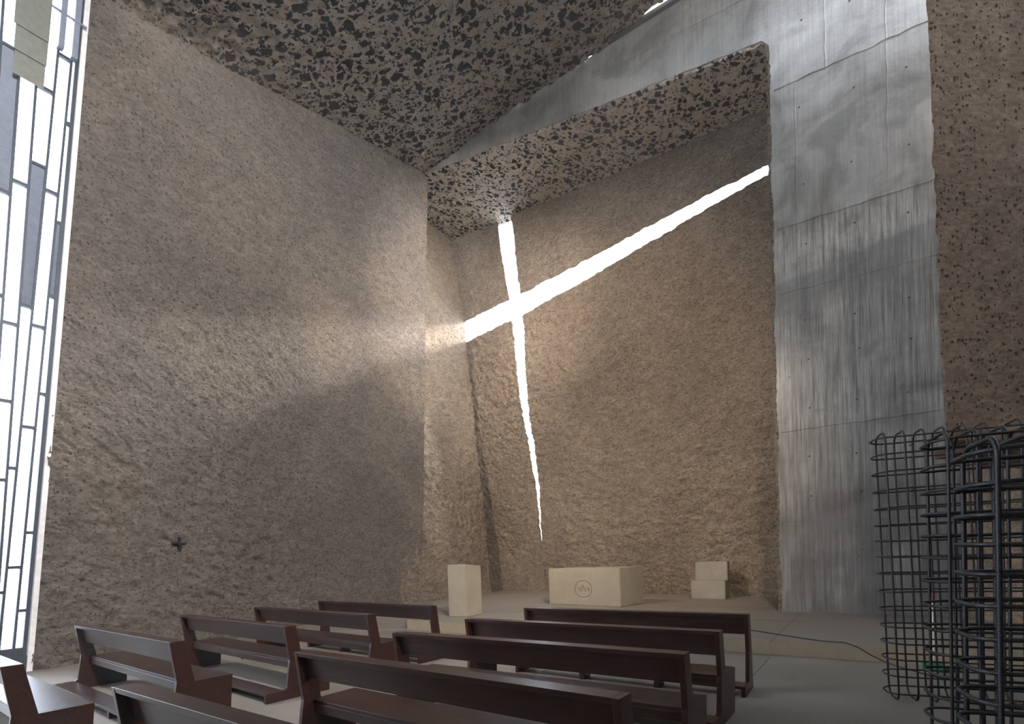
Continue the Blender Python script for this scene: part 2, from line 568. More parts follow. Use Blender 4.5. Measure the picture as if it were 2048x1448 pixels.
M_GLASS = glass_material('clear glass', (0.96, 0.98, 1.0), 0.0)
M_FROST = glass_material('wired glass', (0.90, 0.94, 1.0), 0.45)
M_AWNING = flat_material('olive grey fabric sheet', (0.16, 0.17, 0.15), 0.5)
M_RUST = flat_material('rusty steel plate', (0.06, 0.028, 0.018), 0.7, 0.2)
M_RED = flat_material('red plastic', (0.30, 0.02, 0.015), 0.4)
M_POLE = flat_material('cream painted pole', (0.55, 0.47, 0.40), 0.5)
M_GREEN = flat_material('green plastic', (0.01, 0.12, 0.045), 0.45)
M_CABLE = flat_material('black rubber cable', (0.012, 0.012, 0.012), 0.6)
M_GROUND = flat_material('pale paving', (0.45, 0.44, 0.42), 0.8)


# ------------------------------------------------------------------ floor and platform
EDGE_R = np.array([4.18, 6.56, 0]); EDGE_D = np.array([0.835, -0.550, 0.0])
bm = bmesh.new()
add_box(bm, (-14, -7, -0.3), (15, 30, 0.0))
o = bm_obj('floor', bm, M_FLOOR); tag(o, 'grey polished concrete floor of the nave', kind='structure')

EC = np.array([-2.26, 11.12, 0])                        # left front corner of the platform
ER = EDGE_R + EDGE_D * 9
bm = bmesh.new()
poly = [EC, ER, ER + N_ * 15, np.array([3.0, 24.5, 0]), np.array([-6.5, 24.5, 0]), np.array([-5.0, 16.0, 0]), EC + np.array([-0.28, 1.9, 0])]
a = [bm.verts.new((p[0], p[1], 0.0)) for p in poly]
b = [bm.verts.new((p[0], p[1], PLAT)) for p in poly]
bm.faces.new(a[::-1]); top = bm.faces.new(b)
k = len(poly)
for i in range(k):
    f = bm.faces.new((a[i], a[(i + 1) % k], b[(i + 1) % k], b[i])); f.material_index = 1
bmesh.ops.recalc_face_normals(bm, faces=bm.faces)
o = bm_obj('platform_floor', bm, [M_FLOOR, M_RISER]); tag(o, 'raised chancel platform with a sandy front step', kind='structure')
# ramp from the nave floor up beside the left wall
bm = bmesh.new()
q = [EC + np.array([0.0, 0.02, 0]), np.array([-5.3, 11.1, 0]), np.array([-3.6, 14.4, 0]), EC + np.array([-0.28, 1.9, 0])]
lo = [bm.verts.new((p[0], p[1], 0.0)) for p in q]
hi = [bm.verts.new((p[0], p[1], z)) for p, z in zip(q, (0.012, 0.012, PLAT, PLAT))]
bm.faces.new(lo[::-1]); bm.faces.new(hi)
for i in range(4):
    bm.faces.new((lo[i], lo[(i + 1) % 4], hi[(i + 1) % 4], hi[i]))
bmesh.ops.recalc_face_normals(bm, faces=bm.faces)
o = bm_obj('ramp_floor', bm, M_FLOOR); tag(o, 'shallow concrete ramp beside the left wall', kind='structure')

# thin sawn joints in the floor and platform
bm = bmesh.new()
def joint(p, q, z, w=0.008):
    p, q = np.array(p, float), np.array(q, float)
    d = (q - p) / np.linalg.norm(q - p); s = np.array([-d[1], d[0]]) * w / 2
    vs = [bm.verts.new((*(c), z)) for c in (p - s, q - s, q + s, p + s)]
    vt = [bm.verts.new((v.co.x, v.co.y, z + 0.0025)) for v in vs]
    bm.faces.new(vt)
    for i in range(4): bm.faces.new((vs[i], vs[(i + 1) % 4], vt[(i + 1) % 4], vt[i]))
for s in (-3.2, -0.9, 1.45):
    p = EDGE_R[:2] + EDGE_D[:2] * s
    joint(p - N_[:2] * 0.002, p - N_[:2] * 7, 0.0005)
    joint(p + N_[:2] * 0.004, p + N_[:2] * 4.2, PLAT + 0.0005)
for t in (2.3, 4.4):
    p = EDGE_R[:2] - EDGE_D[:2] * 7.2 + N_[:2] * t
    joint(p, p + EDGE_D[:2] * 6.5, PLAT + 0.0005)
bmesh.ops.recalc_face_normals(bm, faces=bm.faces)
o = bm_obj('trim_1', bm, M_MARK); tag(o, 'thin dark sawn joints in the concrete floor', kind='structure')


# ------------------------------------------------------------------ left wall (leans in a little)
LEAN = 0.065
def lw(s, z):
    return W0 + WV * s + WN * LEAN * z + np.array([0, 0, z])
CEIL_A = lw(1.2, 10.55)
C1 = np.array([-2.12, 15.34, 12.56])
def zc(x, y):                                   # ceiling plane through three measured points
    p1, p2, p3 = C1, np.array([-5.9, 8.9, 10.55]), np.array([2.81, 12.0, 12.97])
    n = np.cross(p2 - p1, p3 - p1)
    return p1[2] - (n[0] * (x - p1[0]) + n[1] * (y - p1[1])) / n[2]
nu, nv = 380, 520
Pg = np.zeros((nu, nv, 3))
for j, tz in enumerate(np.linspace(0, 1, nv)):
    z = -0.02 + tz * 12.95
    s0 = 0.09 * z * 0.98
    s1 = 9.20
    Pg[:, j, :] = np.array([lw(s0 + (s1 - s0) * u, z) for u in np.linspace(0, 1, nu)])
# the chancel end of the wall stands on the arch plane
su = np.linspace(0, 1, nu)[:, None]; tv = np.linspace(0, 1, nv)[None, :]
fade = np.clip(1.25 - 1.6 * su * (0.35 + 0.65 * np.clip(tv * 2.6, 0, 1)), 0.30, 1.2)
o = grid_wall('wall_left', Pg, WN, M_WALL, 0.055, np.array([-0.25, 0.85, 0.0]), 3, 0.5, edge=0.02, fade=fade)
tag(o, 'tall rough brown plaster wall on the left', kind='structure')

# white plastered edge strip where wall and glass meet
eV = np.array([0.10, 0.046, 1.0])
G = np.array([0.565, 0.825, 0.0])
GN = np.array([0.825, -0.565, 0.0])
bm = bmesh.new()
def cw(a, h, d=0.0):
    """point on the glazed wall: a along it (negative = towards the camera), h height, d into the room"""
    p = W0 + eV * h + G * a + GN * d
    return Vector(p)
def cbox(bm, a0, a1, h0, h1, d0, d1, sk=(0, 0)):
    """box between a0..a1 at its foot and a0+sk0.. at its top"""
    c = []
    for h, k in ((h0, sk[0]), (h1, sk[1])):
        for a_, d_ in ((a0 + k, d0), (a1 + k, d0), (a1 + k, d1), (a0 + k, d1)):
            c.append(bm.verts.new(cw(a_, h, d_)))
    for f in ((3, 2, 1, 0), (4, 5, 6, 7), (0, 1, 5, 4), (1, 2, 6, 5), (2, 3, 7, 6), (3, 0, 4, 7)):
        bm.faces.new([c[i] for i in f])
cbox(bm, -0.035, 0.03, 0.0, 12.2, -0.3, 0.06)
bmesh.ops.recalc_face_normals(bm, faces=bm.faces)
o = bm_obj('trim_2', bm, M_WHITE); tag(o, 'narrow white plaster edge at the end of the left wall', kind='structure')

# ------------------------------------------------------------------ glazed wall on the far left
win = empty('window_1', tuple(W0)); tag(win, 'tall leaning window wall of narrow glass and louvre bays', kind='structure')
def wpart(name, bm, mat):
    bmesh.ops.recalc_face_normals(bm, faces=bm.faces)
    ob = bm_obj(name, bm, mat)
    ob.parent = win
    ob.matrix_parent_inverse = Matrix.Translation(-Vector(W0))
    return ob
MUL = [(-0.07, -0.055), (-0.195, -0.12), (-0.355, -0.28), (-0.40, -0.50), (-0.56, -0.69), (-0.72, -0.90),
       (-0.90, -1.10), (-1.09, -1.30), (-1.28, -1.50), (-1.48, -1.70)]
def ma(i, h):
    b_, t_ = MUL[i]
    return b_ + (t_ - b_) * h / 9.5
for i in range(len(MUL)):
    bm = bmesh.new()
    w = 0.016 if i else 0.024
    cbox(bm, ma(i, 0) - w, ma(i, 0) + w, 0.0, 12.0, -0.05, 0.02, (0, ma(i, 12) - ma(i, 0)))
    wpart('mullion', bm, M_FRAME)
RAILS = [[8.27, 6.74, 5.62, 4.14, 2.07, 0.92], [9.22, 7.15, 5.12, 3.62, 1.56], [8.60, 7.46, 5.37, 3.0, 1.2],
         [7.09, 5.06, 3.95, 2.82, 1.0], [8.91, 6.88, 5.42, 3.2, 1.9], [8.0, 6.0, 4.1, 2.2], [7.3, 5.5, 3.3, 1.4], [8.2, 6.1, 3.9, 2.0], [7.6, 5.0, 3.0, 1.1]]
LOUV = [(5.62, 6.74, 0), (7.5, 5.37, 2), (6.88, 8.91, 4)]
LV = {(0, 1), (2, 1), (4, 0)}
for i, rl in enumerate(RAILS):
    hs = [10.9] + rl + [0.32]
    for j, h in enumerate(hs):
        bm = bmesh.new()
        t = 0.030 if h > 0.4 else 0.09
        cbox(bm, ma(i + 1, h), ma(i, h), h - t, h + t * 0.5, -0.04, 0.015)
        wpart('rail', bm, M_FRAME)
    for j in range(len(hs) - 1):
        h1, h0 = hs[j], hs[j + 1]
        lou = (i, j - 1) in LV
        a0, a1 = lambda h: ma(i + 1, h) + 0.014, lambda h: ma(i, h) - 0.014
        bm = bmesh.new()
        if lou:
            n = int((h1 - h0) / 0.055)
            for k in range(n):
                z0 = h0 + (h1 - h0) * k / n; z1 = z0 + (h1 - h0) / n
                c = [bm.verts.new(cw(a0(z0), z0, -0.012)), bm.verts.new(cw(a1(z0), z0, -0.012)),
                     bm.verts.new(cw(a1(z1), z1 - 0.012, 0.006)), bm.verts.new(cw(a0(z1), z1 - 0.012, 0.006)),
                     bm.verts.new(cw(a1(z1), z1, -0.012)), bm.verts.new(cw(a0(z1), z1, -0.012))]
                bm.faces.new((c[0], c[1], c[2], c[3])); bm.faces.new((c[3], c[2], c[4], c[5]))
            wpart('louvre_panel', bm, M_LOUVRE)
        else:
            v4 = [bm.verts.new(cw(a0(h0), h0, -0.02)), bm.verts.new(cw(a1(h0), h0, -0.02)),
                  bm.verts.new(cw(a1(h1), h1, -0.02)), bm.verts.new(cw(a0(h1), h1, -0.02))]
            bm.faces.new(v4)
            wpart('pane', bm, M_FROST if h1 < 4.3 else M_GLASS)
bm = bmesh.new(); cbox(bm, -1.8, 0.0, 0.0, 0.24, -0.06, 0.03); wpart('sill', bm, M_FRAME)
for i in (1, 2, 4):                                    # thick upper posts
    bm = bmesh.new(); a_ = ma(i, 10.2)
    cbox(bm, a_ - 0.035, a_ + 0.035, 9.15 + 0.05 * i, 12.0, 0.02, 0.12)
    wpart('upper_post', bm, M_LOUVRE)
bm = bmesh.new(); cbox(bm, -1.8, 0.0, 9.74, 9.765, 0.10, 0.125); wpart('tie_rod', bm, M_LOUVRE)

# three overlapping olive sheets hung inside the glass
sh = empty('hanging_screen', tuple(cw(-0.56, 8.6, 0.14)))
tag(sh, 'three overlapping olive translucent sheets hung at the top of the window', 'screen')
for k, (h0, h1, aa, ab) in enumerate(((9.22, 9.86, -0.80, -0.42), (8.88, 9.30, -0.775, -0.42), (8.55, 8.96, -0.76, -0.425))):
    bm = bmesh.new(); cbox(bm, aa, ab, h0 - 0.05, h1, 0.14 - 0.02 * k, 0.15 - 0.02 * k)
    bmesh.ops.recalc_face_normals(bm, faces=bm.faces)
    ob = bm_obj('sheet', bm, M_AWNING); ob.parent = sh; ob.matrix_parent_inverse = Matrix.Translation(-cw(-0.56, 8.6, 0.14))
bm = bmesh.new(); cbox(bm, -0.82, -0.40, 9.86, 9.89, 0.125, 0.165)
bmesh.ops.recalc_face_normals(bm, faces=bm.faces)
ob = bm_obj('top_bar', bm, M_WHITE); ob.parent = sh; ob.matrix_parent_inverse = Matrix.Translation(-cw(-0.56, 8.6, 0.14))

# ------------------------------------------------------------------ arch plane: pillar and lintel in concrete (local x along e, y = n)
arch_rot = math.atan2(E_[1], E_[0])
def arch_poly(name, pts, y0, y1, parent=None):
    bm = bmesh.new()
    a = [bm.verts.new((x, y0, z)) for x, z in pts]
    b = [bm.verts.new((x, y1, z)) for x, z in pts]
    bm.faces.new(a); bm.faces.new(b[::-1])
    k = len(pts)
    for i in range(k):
        bm.faces.new((a[i], b[i], b[(i + 1) % k], a[(i + 1) % k]))
    bmesh.ops.recalc_face_normals(bm, faces=bm.faces)
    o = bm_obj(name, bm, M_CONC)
    o.location = tuple(P0); o.rotation_euler = (0, 0, arch_rot)
    return o
rr = random.Random(3)
left_edge = [(0.03 + 0.014 * rr.uniform(-1, 1) + 0.016 * math.sin(z * 3.1) * math.sin(z * 1.3), z) for z in np.arange(11.1, 0.2, -0.06)]
low_edge = [(x, 11.2 + (x - 0.17) * (12.49 - 11.2) / (-8.83 - 0.17) + 0.012 * rr.uniform(-1, 1)) for x in np.arange(-8.9, 0.0, 0.1)]
pts = [(-9.3, 12.50)] + low_edge + left_edge + [(0.05, 0.1), (3.2, 0.1), (3.2, 14.6), (-9.3, 14.6)]
pts = [(-9.3, 12.50)] + low_edge + left_edge + [(0.05, 0.1), (3.2, 0.1), (3.2, 12.92), (-9.3, 12.92)]
arch = arch_poly('wall_arch', pts, 0.0, 0.55)
tag(arch, 'pale board-marked concrete pillar and lintel framing the chancel', kind='structure')
# formwork joints: shallow fins of grout standing on the face
def arch_line(p, q, w=0.03, d=0.02):
    bm = bmesh.new()
    (x0, z0), (x1, z1) = p, q
    L = math.hypot(x1 - x0, z1 - z0); n = max(2, int(L / 0.12))
    dx, dz = (x1 - x0) / L, (z1 - z0) / L
    lo, hi, fr = [], [], []
    for i in range(n + 1):
        t = i / n; j = 0.010 * rr.uniform(-1, 1); ww = w * rr.uniform(0.35, 1.0)
        cx, cz = x0 + (x1 - x0) * t - dz * j, z0 + (z1 - z0) * t + dx * j
        lo.append(bm.verts.new((cx + dz * ww / 2, 0.0, cz - dx * ww / 2)))
        hi.append(bm.verts.new((cx - dz * ww / 2, 0.0, cz + dx * ww / 2)))
        fr.append(bm.verts.new((cx, -d * rr.uniform(0.5, 1.0), cz)))
    for i in range(n):
        bm.faces.new((lo[i], lo[i + 1], fr[i + 1], fr[i])); bm.faces.new((fr[i], fr[i + 1], hi[i + 1], hi[i]))
    bmesh.ops.recalc_face_normals(bm, faces=bm.faces)
    return bm
lines = [((0.1, 10.19), (3.1, 10.12), 0.045, 0.03), ((0.1, 7.57), (3.1, 7.50), 0.045, 0.03), ((0.1, 6.33), (3.1, 6.25), 0.02, 0.012),
         ((0.1, 3.69), (3.1, 3.67), 0.035, 0.02), ((0.1, 1.95), (3.1, 1.9), 0.015, 0.008),
         ((0.45, 10.18), (0.45, 7.56), 0.018, 0.01), ((1.85, 12.9), (1.85, 7.52), 0.022, 0.012), ((0.95, 11.9), (0.95, 10.16), 0.02, 0.012),
         ((0.3, 11.72), (0.95, 11.70), 0.02, 0.012), ((1.9, 6.3), (1.9, 0.2), 0.012, 0.006),
         ((-8.0, 12.66), (0.2, 12.18), 0.025, 0.015), ((-1.3, 12.9), (-1.3, 12.28), 0.015, 0.008), ((-3.2, 12.9), (-3.2, 12.38), 0.015, 0.008)]
big = bmesh.new()
for l in lines:
    t = arch_line(*l); me = bpy.data.meshes.new('tmp'); t.to_mesh(me); t.free(); big.from_mesh(me); bpy.data.meshes.remove(me)
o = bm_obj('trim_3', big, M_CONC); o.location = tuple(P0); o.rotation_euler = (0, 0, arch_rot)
tag(o, 'grout ridges of the formwork joints on the concrete pillar', kind='structure')
# dark tie holes
bm = bmesh.new()
for z in (11.2, 9.6, 8.3, 7.15, 5.7, 5.0, 4.1, 3.2, 2.4, 1.2):
    for x in (0.55, 1.35, 2.1, 2.75):
        r = bmesh.ops.create_cone(bm, cap_ends=True, segments=12, radius1=0.022, radius2=0.012, depth=0.02)
        bmesh.ops.transform(bm, matrix=Matrix.Translation((x + rr.uniform(-.05, .05), -0.004, z + rr.uniform(-.08, .08))) @ Matrix.Rotation(math.pi / 2, 4, 'X'), verts=r['verts'])
o = bm_obj('trim_4', bm, M_MARK); o.location = tuple(P0); o.rotation_euler = (0, 0, arch_rot)
tag(o, 'dark round formwork tie holes in the concrete pillar', kind='structure')

# rough brown return of the pillar into the chancel
def ap(x, y, z):
    return P0 + E_ * x + N_ * y + np.array([0, 0, z])
def depth_to_back(x, z):
    """distance from the arch plane to the leaning back wall, measured along n"""
    p = ap(x, 0, 0)
    q = B0 + BM * 1.78 / 12.0 * (z - 0.2)
    return float(np.dot(q[:2] - p[:2], BM[:2]) / np.dot(N_[:2], BM[:2]))
Pg = bilinear(ap(-0.03, 0.02, 0.15), ap(-0.03, depth_to_back(0, 0.2) + 0.2, 0.15), ap(-0.03, depth_to_back(0, 11.3) + 0.2, 11.3), ap(-0.03, 0.02, 11.25), 0.05)
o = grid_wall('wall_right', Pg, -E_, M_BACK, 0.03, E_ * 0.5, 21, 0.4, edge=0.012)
tag(o, 'rough plaster return wall on the right of the chancel', kind='structure')

# chancel soffit (slopes down to the right)
def zs(x):
    return 12.43 + (x + 8.83) * (11.19 - 12.48) / 9.0
Pg = bilinear(ap(-11.2, 0.02, zs(-11.2)), ap(0.6, 0.02, zs(0.6)), ap(0.6, depth_to_back(0.6, zs(0.6)) + 0.2, zs(0.6)), ap(-11.2, depth_to_back(-11.2, zs(-11.2)) + 0.2, zs(-11.2)), 0.05)
o = grid_wall('ceiling_chancel', Pg, np.array([0, 0, -1.0]), M_SOFF, 0.035, np.array([0, 0, 0.5]), 31, 0.0, edge=0.02)
tag(o, 'low pale soffit packed with black stones above the chancel', kind='structure')

# narrow side face of the chancel
Pg = bilinear((-3.15, 14.95, 0.15), (-0.73, 18.89, 0.15), (-1.62, 19.25, 12.95), (-3.55, 15.6, 13.1), 0.035)
nf = np.array([0.83, -0.557, 0.0])
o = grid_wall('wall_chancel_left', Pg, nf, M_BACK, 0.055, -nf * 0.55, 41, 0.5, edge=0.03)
tag(o, 'narrow tan plaster wall at the left side of the chancel', kind='structure')

# ------------------------------------------------------------------ back wall, leaning in, cut through by the cross
BLEAN = 1.78 / 12.0
def bw(s, z):
    return B0 + BD * s + BM * BLEAN * (z - 0.2) + np.array([0, 0, z - 0.2])
def interp(x, xs, ys):
    return np.interp(x, xs, ys)
vz = [0, 1.3, 2.3, 4.2, 6.2, 9.3, 9.9, 12.1, 13.5]
vl = [2.62, 2.62, 2.66, 2.65, 2.51, 2.56, 2.57, 2.47, 2.45]
vr = [2.57, 2.58, 2.68, 2.80, 2.78, 3.02, 3.04, 3.09, 3.10]
hs_ = [-3, 0.2, 2.8, 5.6, 8.4, 10.65, 13]
hb = [9.25, 9.27, 9.33, 9.50, 9.77, 9.92, 10.0]
ht = [9.93, 9.93, 9.95, 9.99, 10.10, 10.10, 10.1]
step = 0.036
def piece(name, s_lo, s_hi, z_lo, z_hi, seed, desc, lift):
    """s_lo/s_hi are functions of z, z_lo/z_hi functions of s (the slit edges); lift splays the reveal"""
    sm0, sm1 = np.mean([s_lo(2), s_lo(9)]), np.mean([s_hi(2), s_hi(9)])
    zm0, zm1 = z_lo(0.5 * (sm0 + sm1)), z_hi(0.5 * (sm0 + sm1))
    nu = max(8, int((sm1 - sm0) / step)); nv = max(8, int((zm1 - zm0) / step))
    P = np.zeros((nu, nv, 3)); OFF = np.zeros((nu, nv, 3))
    for i, u in enumerate(np.linspace(0, 1, nu)):
        for j, v in enumerate(np.linspace(0, 1, nv)):
            z = zm0 + (zm1 - zm0) * v
            s = s_lo(z) * (1 - u) + s_hi(z) * u
            z = z_lo(s) * (1 - v) + z_hi(s) * v
            s = s_lo(z) * (1 - u) + s_hi(z) * u
            P[i, j] = bw(s, z)
            sb = min(max(s, s_lo(z) + lift[2]), s_hi(z) - lift[3])
            zb = min(max(z, z_lo(s) + lift[0]), z_hi(s) - lift[1])
            OFF[i, j] = bw(sb, zb) - P[i, j] - BM * 0.45
    o = grid_wall(name, P, BM + np.array([0, 0, -0.1]), M_BACK, 0.05, OFF, seed, 0.35, edge=0.018)
    tag(o, desc, kind='structure')
SL, SR = (lambda z: -2.6), (lambda z: 11.9)
VL, VR = (lambda z: float(interp(z, vz, vl))), (lambda z: float(interp(z, vz, vr)))
HB, HT = (lambda s: float(interp(s, hs_, hb))), (lambda s: float(interp(s, hs_, ht)))
ZB, ZT = (lambda s: 0.15), (lambda s: 12.9 - 0.11 * s)
piece('wall_back', SL, VL, ZB, HB, 5, 'tan plaster back wall, panel below and left of the cross slit', (0, 0, 0, 0.7))
piece('wall_back', VR, SR, ZB, HB, 5, 'tan plaster back wall, panel below and right of the cross slit', (0, 0, 0.1, 0))
piece('wall_back', SL, VL, HT, ZT, 5, 'tan plaster back wall, panel above and left of the cross slit', (0.6, 0, 0, 0.7))
piece('wall_back', VR, SR, HT, ZT, 5, 'tan plaster back wall, panel above and right of the cross slit', (0.6, 0, 0.1, 0))
# the cross is glazed: one pane for each arm, set in the thickness of the wall
for nm, pts_ in (('window_3', [bw(-1.8, 9.0) , bw(11.2, 9.55), bw(11.2, 10.45), bw(-1.8, 10.15)]),
                 ('window_4', [bw(2.35, 1.0), bw(3.05, 1.0), bw(3.5, 12.6), bw(2.3, 12.6)])):
    bm = bmesh.new()
    dd = -BM * (0.14 if nm == 'window_3' else 0.18)
    f_ = [bm.verts.new(tuple(p + dd)) for p in pts_]; g_ = [bm.verts.new(tuple(p + dd - BM * 0.01)) for p in pts_]
    bm.faces.new(f_); bm.faces.new(g_[::-1])
    for i in range(4): bm.faces.new((f_[i], g_[i], g_[(i + 1) % 4], f_[(i + 1) % 4]))
    bmesh.ops.recalc_face_normals(bm, faces=bm.faces)
    o = bm_obj(nm, bm, M_GLASS); tag(o, 'glass in the level arm of the cross slit' if nm == 'window_3' else 'glass in the upright arm of the cross slit', kind='structure')

# return wall that closes the gap on the left
Pg = bilinear((-1.45, 18.6, 0.15), (-1.95, 22.0, 0.15), (-2.55, 21.4, 13.2), (-2.2, 18.6, 13.2), 0.08)
o = grid_wall('wall_chancel_return', Pg, np.array([0.98, 0.15, 0]), M_BACK, 0.04, np.array([-0.5, 0, 0]), 45, 0.4)
tag(o, 'rough plaster return in the dark gap beside the back wall', kind='structure')

# ------------------------------------------------------------------ nave ceiling and skylight
GAP = 1.0
def cpt(x, y):
    return np.array([x, y, zc(x, y)])
A1 = C1 + np.array([-0.35, 0.15, 0]); 
def on_arch(x, off):
    p = P0 + E_ * x - N_ * off
    return cpt(p[0], p[1])
nu, nv = 330, 330
far_u = np.linspace(0, 1, nu)
Pg = np.zeros((nu, nv, 3))
for i, u in enumerate(far_u):
    x = -9.4 + u * 14.0
    off = float(np.interp(x, [-9.4, -3.6, -2.4, -1.2, 5], [0.0, 0.02, 0.10, 0.24, 1.1]))
    f = P0 + E_ * x - N_ * off
    n_ = W0 + WN * 0.5 - WV * 0.35 + np.array([u * 12.0, -2.0 * u, 0]) - WV * 0.0
    if u == 0: pass
    for j, v in enumerate(np.linspace(0, 1, nv)):
        p = f * (1 - v) + n_ * v
        Pg[i, j] = cpt(p[0], p[1])
o = grid_wall('ceiling', Pg, np.array([0.2, 0.2, -0.95]), M_CEIL, 0.05, np.array([0, 0, 0.6]), 61, 0.0, edge=0.05)
tag(o, 'high sloping ceiling packed with black volcanic stones', kind='structure')
sk = empty('window_2', tuple(P0 + np.array([0, 0, 12.95]))); sk.rotation_euler = (0, 0, arch_rot)
tag(sk, 'narrow skylight strip between the ceiling and the concrete lintel', kind='structure')
bm = bmesh.new(); add_box(bm, (-3.6, -0.10, -0.03), (3.2, 0.0, 0.05)); bm_obj('frame', bm, M_FRAME, sk)
bm = bmesh.new(); add_box(bm, (-3.6, -1.2, 0.50), (3.2, 0.0, 0.515)); bm_obj('pane', bm, M_GLASS, sk)
for x in (-2.4, -1.2, 0, 1.2, 2.4):
    bm = bmesh.new(); add_box(bm, (x - .02, -1.2, 0.42), (x + .02, 0.0, 0.5)); bm_obj('glazing_bar', bm, M_FRAME, sk)

# ------------------------------------------------------------------ hanging block on the near right
Pb0, Pb1 = np.array([4.31, 5.2, 2.455]), np.array([7.4, 5.55, 2.42])
dirb = (Pb1 - Pb0); dirb[2] = 0; dirb /= np.linalg.norm(dirb)
nb = np.array([dirb[1], -dirb[0], 0.0])
Pg = bilinear(Pb0, Pb1, Pb1 + np.array([0, 0, 7.5]), Pb0 + np.array([-0.22, 0, 7.5]), 0.022)
o = grid_wall('wall_block', Pg, nb, M_BLOCK, 0.022, np.array([2.2, 2.1, 0.0]), 71, 0.9, edge=0.012)
tag(o, 'brown pitted plaster mass hanging above the rebar cages', kind='structure')
bm = bmesh.new()
add_box(bm, (4.75, 5.4, 2.38), (5.3, 5.9, 2.46))
o = bm_obj('trim_5', bm, M_RUST); tag(o, 'rusty steel bearing plate under the hanging plaster mass', kind='structure')

# sandy wall seen behind the cages
q0, q1 = np.array([7.55, 9.0, 0.15]), np.array([7.0, 5.9, 0.15])
dq = (q1 - q0) / np.linalg.norm(q1 - q0); nq = np.array([dq[1], -dq[0], 0]); nq = nq if nq[0] < 0 else -nq
Pg = bilinear(q0, q1, q1 + np.array([0, 0, 4.2]), q0 + np.array([0, 0, 4.2]), 0.04)
o = grid_wall('wall_sandy', Pg, nq, M_BEIGE, 0.03, -nq * 0.4, 81, 0.6, edge=0.01)
tag(o, 'sandy plaster wall behind the rebar cages', kind='structure')

# ------------------------------------------------------------------ rest of the shell, outside the frame
def plain(name, lo, hi, mat, label):
    bm = bmesh.new(); add_box(bm, lo, hi)
    o = bm_obj(name, bm, mat); tag(o, label, kind='structure'); return o
plain('wall_rear', (-14, -6.6, 0.0), (12, -6.2, 11.0), M_WALL, 'rough plaster wall behind the camera')
plain('wall_side_right', (10.6, -6.6, 0.0), (11.0, 9.4, 9.0), M_WALL, 'rough plaster wall to the right of the camera')
plain('ceiling_rear', (-14, -6.6, 10.9), (11, 6.6, 11.3), M_CEIL, 'stone ceiling over the camera')
bm = bmesh.new(); L0 = W0 - G * 5.0; L1 = W0 - G * 18.0; LT = -GN * 0.4
lo = [bm.verts.new(tuple(p)) for p in (L0, L1, L1 + LT, L0 + LT)]
hi = [bm.verts.new((v.co.x, v.co.y, 12.0)) for v in lo]
bm.faces.new(lo); bm.faces.new(hi[::-1])
for i in range(4): bm.faces.new((lo[i], lo[(i + 1) % 4], hi[(i + 1) % 4], hi[i]))
bmesh.ops.recalc_face_normals(bm, faces=bm.faces)
o = bm_obj('wall_side_left', bm, M_WALL); tag(o, 'rough plaster wall to the left of the camera', kind='structure')

# outside ground beyond the glass
plain('ground', (-60, -20, -0.6), (-14.5, 60, -0.3), M_GROUND, 'pale paving outside the window')

# ------------------------------------------------------------------ pews
PEW_H = 0.79
def pew_end(seat):
    if seat:
        return [(0.0, 0.79), (0.045, 0.42), (0.0, 0.125), (-0.035, 0.105), (-0.235, 0.105), (-0.235, 0.0), (0.505, 0.0), (0.541, 0.40), (0.197, 0.40), (0.128, 0.79)]
    return [(0.0, 0.79), (0.035, 0.42), (0.0, 0.125), (-0.035, 0.105), (-0.235, 0.105), (-0.235, 0.0), (0.225, 0.0), (0.128, 0.79)]
def make_pew(L, seat, name='church_pew'):
    root = empty(name, (0, 0, 0))
    T = 0.038
    for x in (0.0, L - T):
        bm = bmesh.new(); add_prism(bm, pew_end(seat), x, x + T, 0.002); bm_obj('end_panel', bm, M_WOOD, root)
    bm = bmesh.new(); add_prism(bm, [(0.008, 0.757), (0.0, 0.791), (0.127, 0.791), (0.134, 0.757)], T, L - T, 0.002); bm_obj('top_rail', bm, M_WOOD, root)
    bm = bmesh.new(); add_prism(bm, [(0.070, 0.757), (0.098, 0.757), (0.125, 0.575), (0.097, 0.575)], T, L - T, 0.002); bm_obj('back_board', bm, M_WOOD, root)
    if seat:
        bm = bmesh.new(); add_prism(bm, [(0.13, 0.372), (0.13, 0.401), (0.539, 0.401), (0.537, 0.372)], T, L - T, 0.002); bm_obj('seat', bm, M_WOOD, root)
        bm = bmesh.new(); add_box(bm, (T, 0.13, 0.30), (L - T, 0.16, 0.371), bev=0.002)
        bm_obj('seat_rail', bm, M_WOOD, root)
    bm = bmesh.new(); add_prism(bm, [(-0.235, 0.078), (-0.235, 0.106), (-0.03, 0.106), (-0.03, 0.078)], T, L - T, 0.002); kn = bm_obj('kneeler', bm, M_WOOD, root)
    for x in (L * 0.34, L * 0.67):
        bm = bmesh.new(); add_box(bm, (x - 0.03, -0.225, 0.0), (x + 0.03, -0.05, 0.077), bev=0.002); bm_obj('kneeler_foot', bm, M_WOOD, kn)
    return root
def copy_tree(o, parent=None):
    c = o.copy(); COL.objects.link(c); c.parent = parent
    for ch in list(o.children): copy_tree(ch, c)
    return c
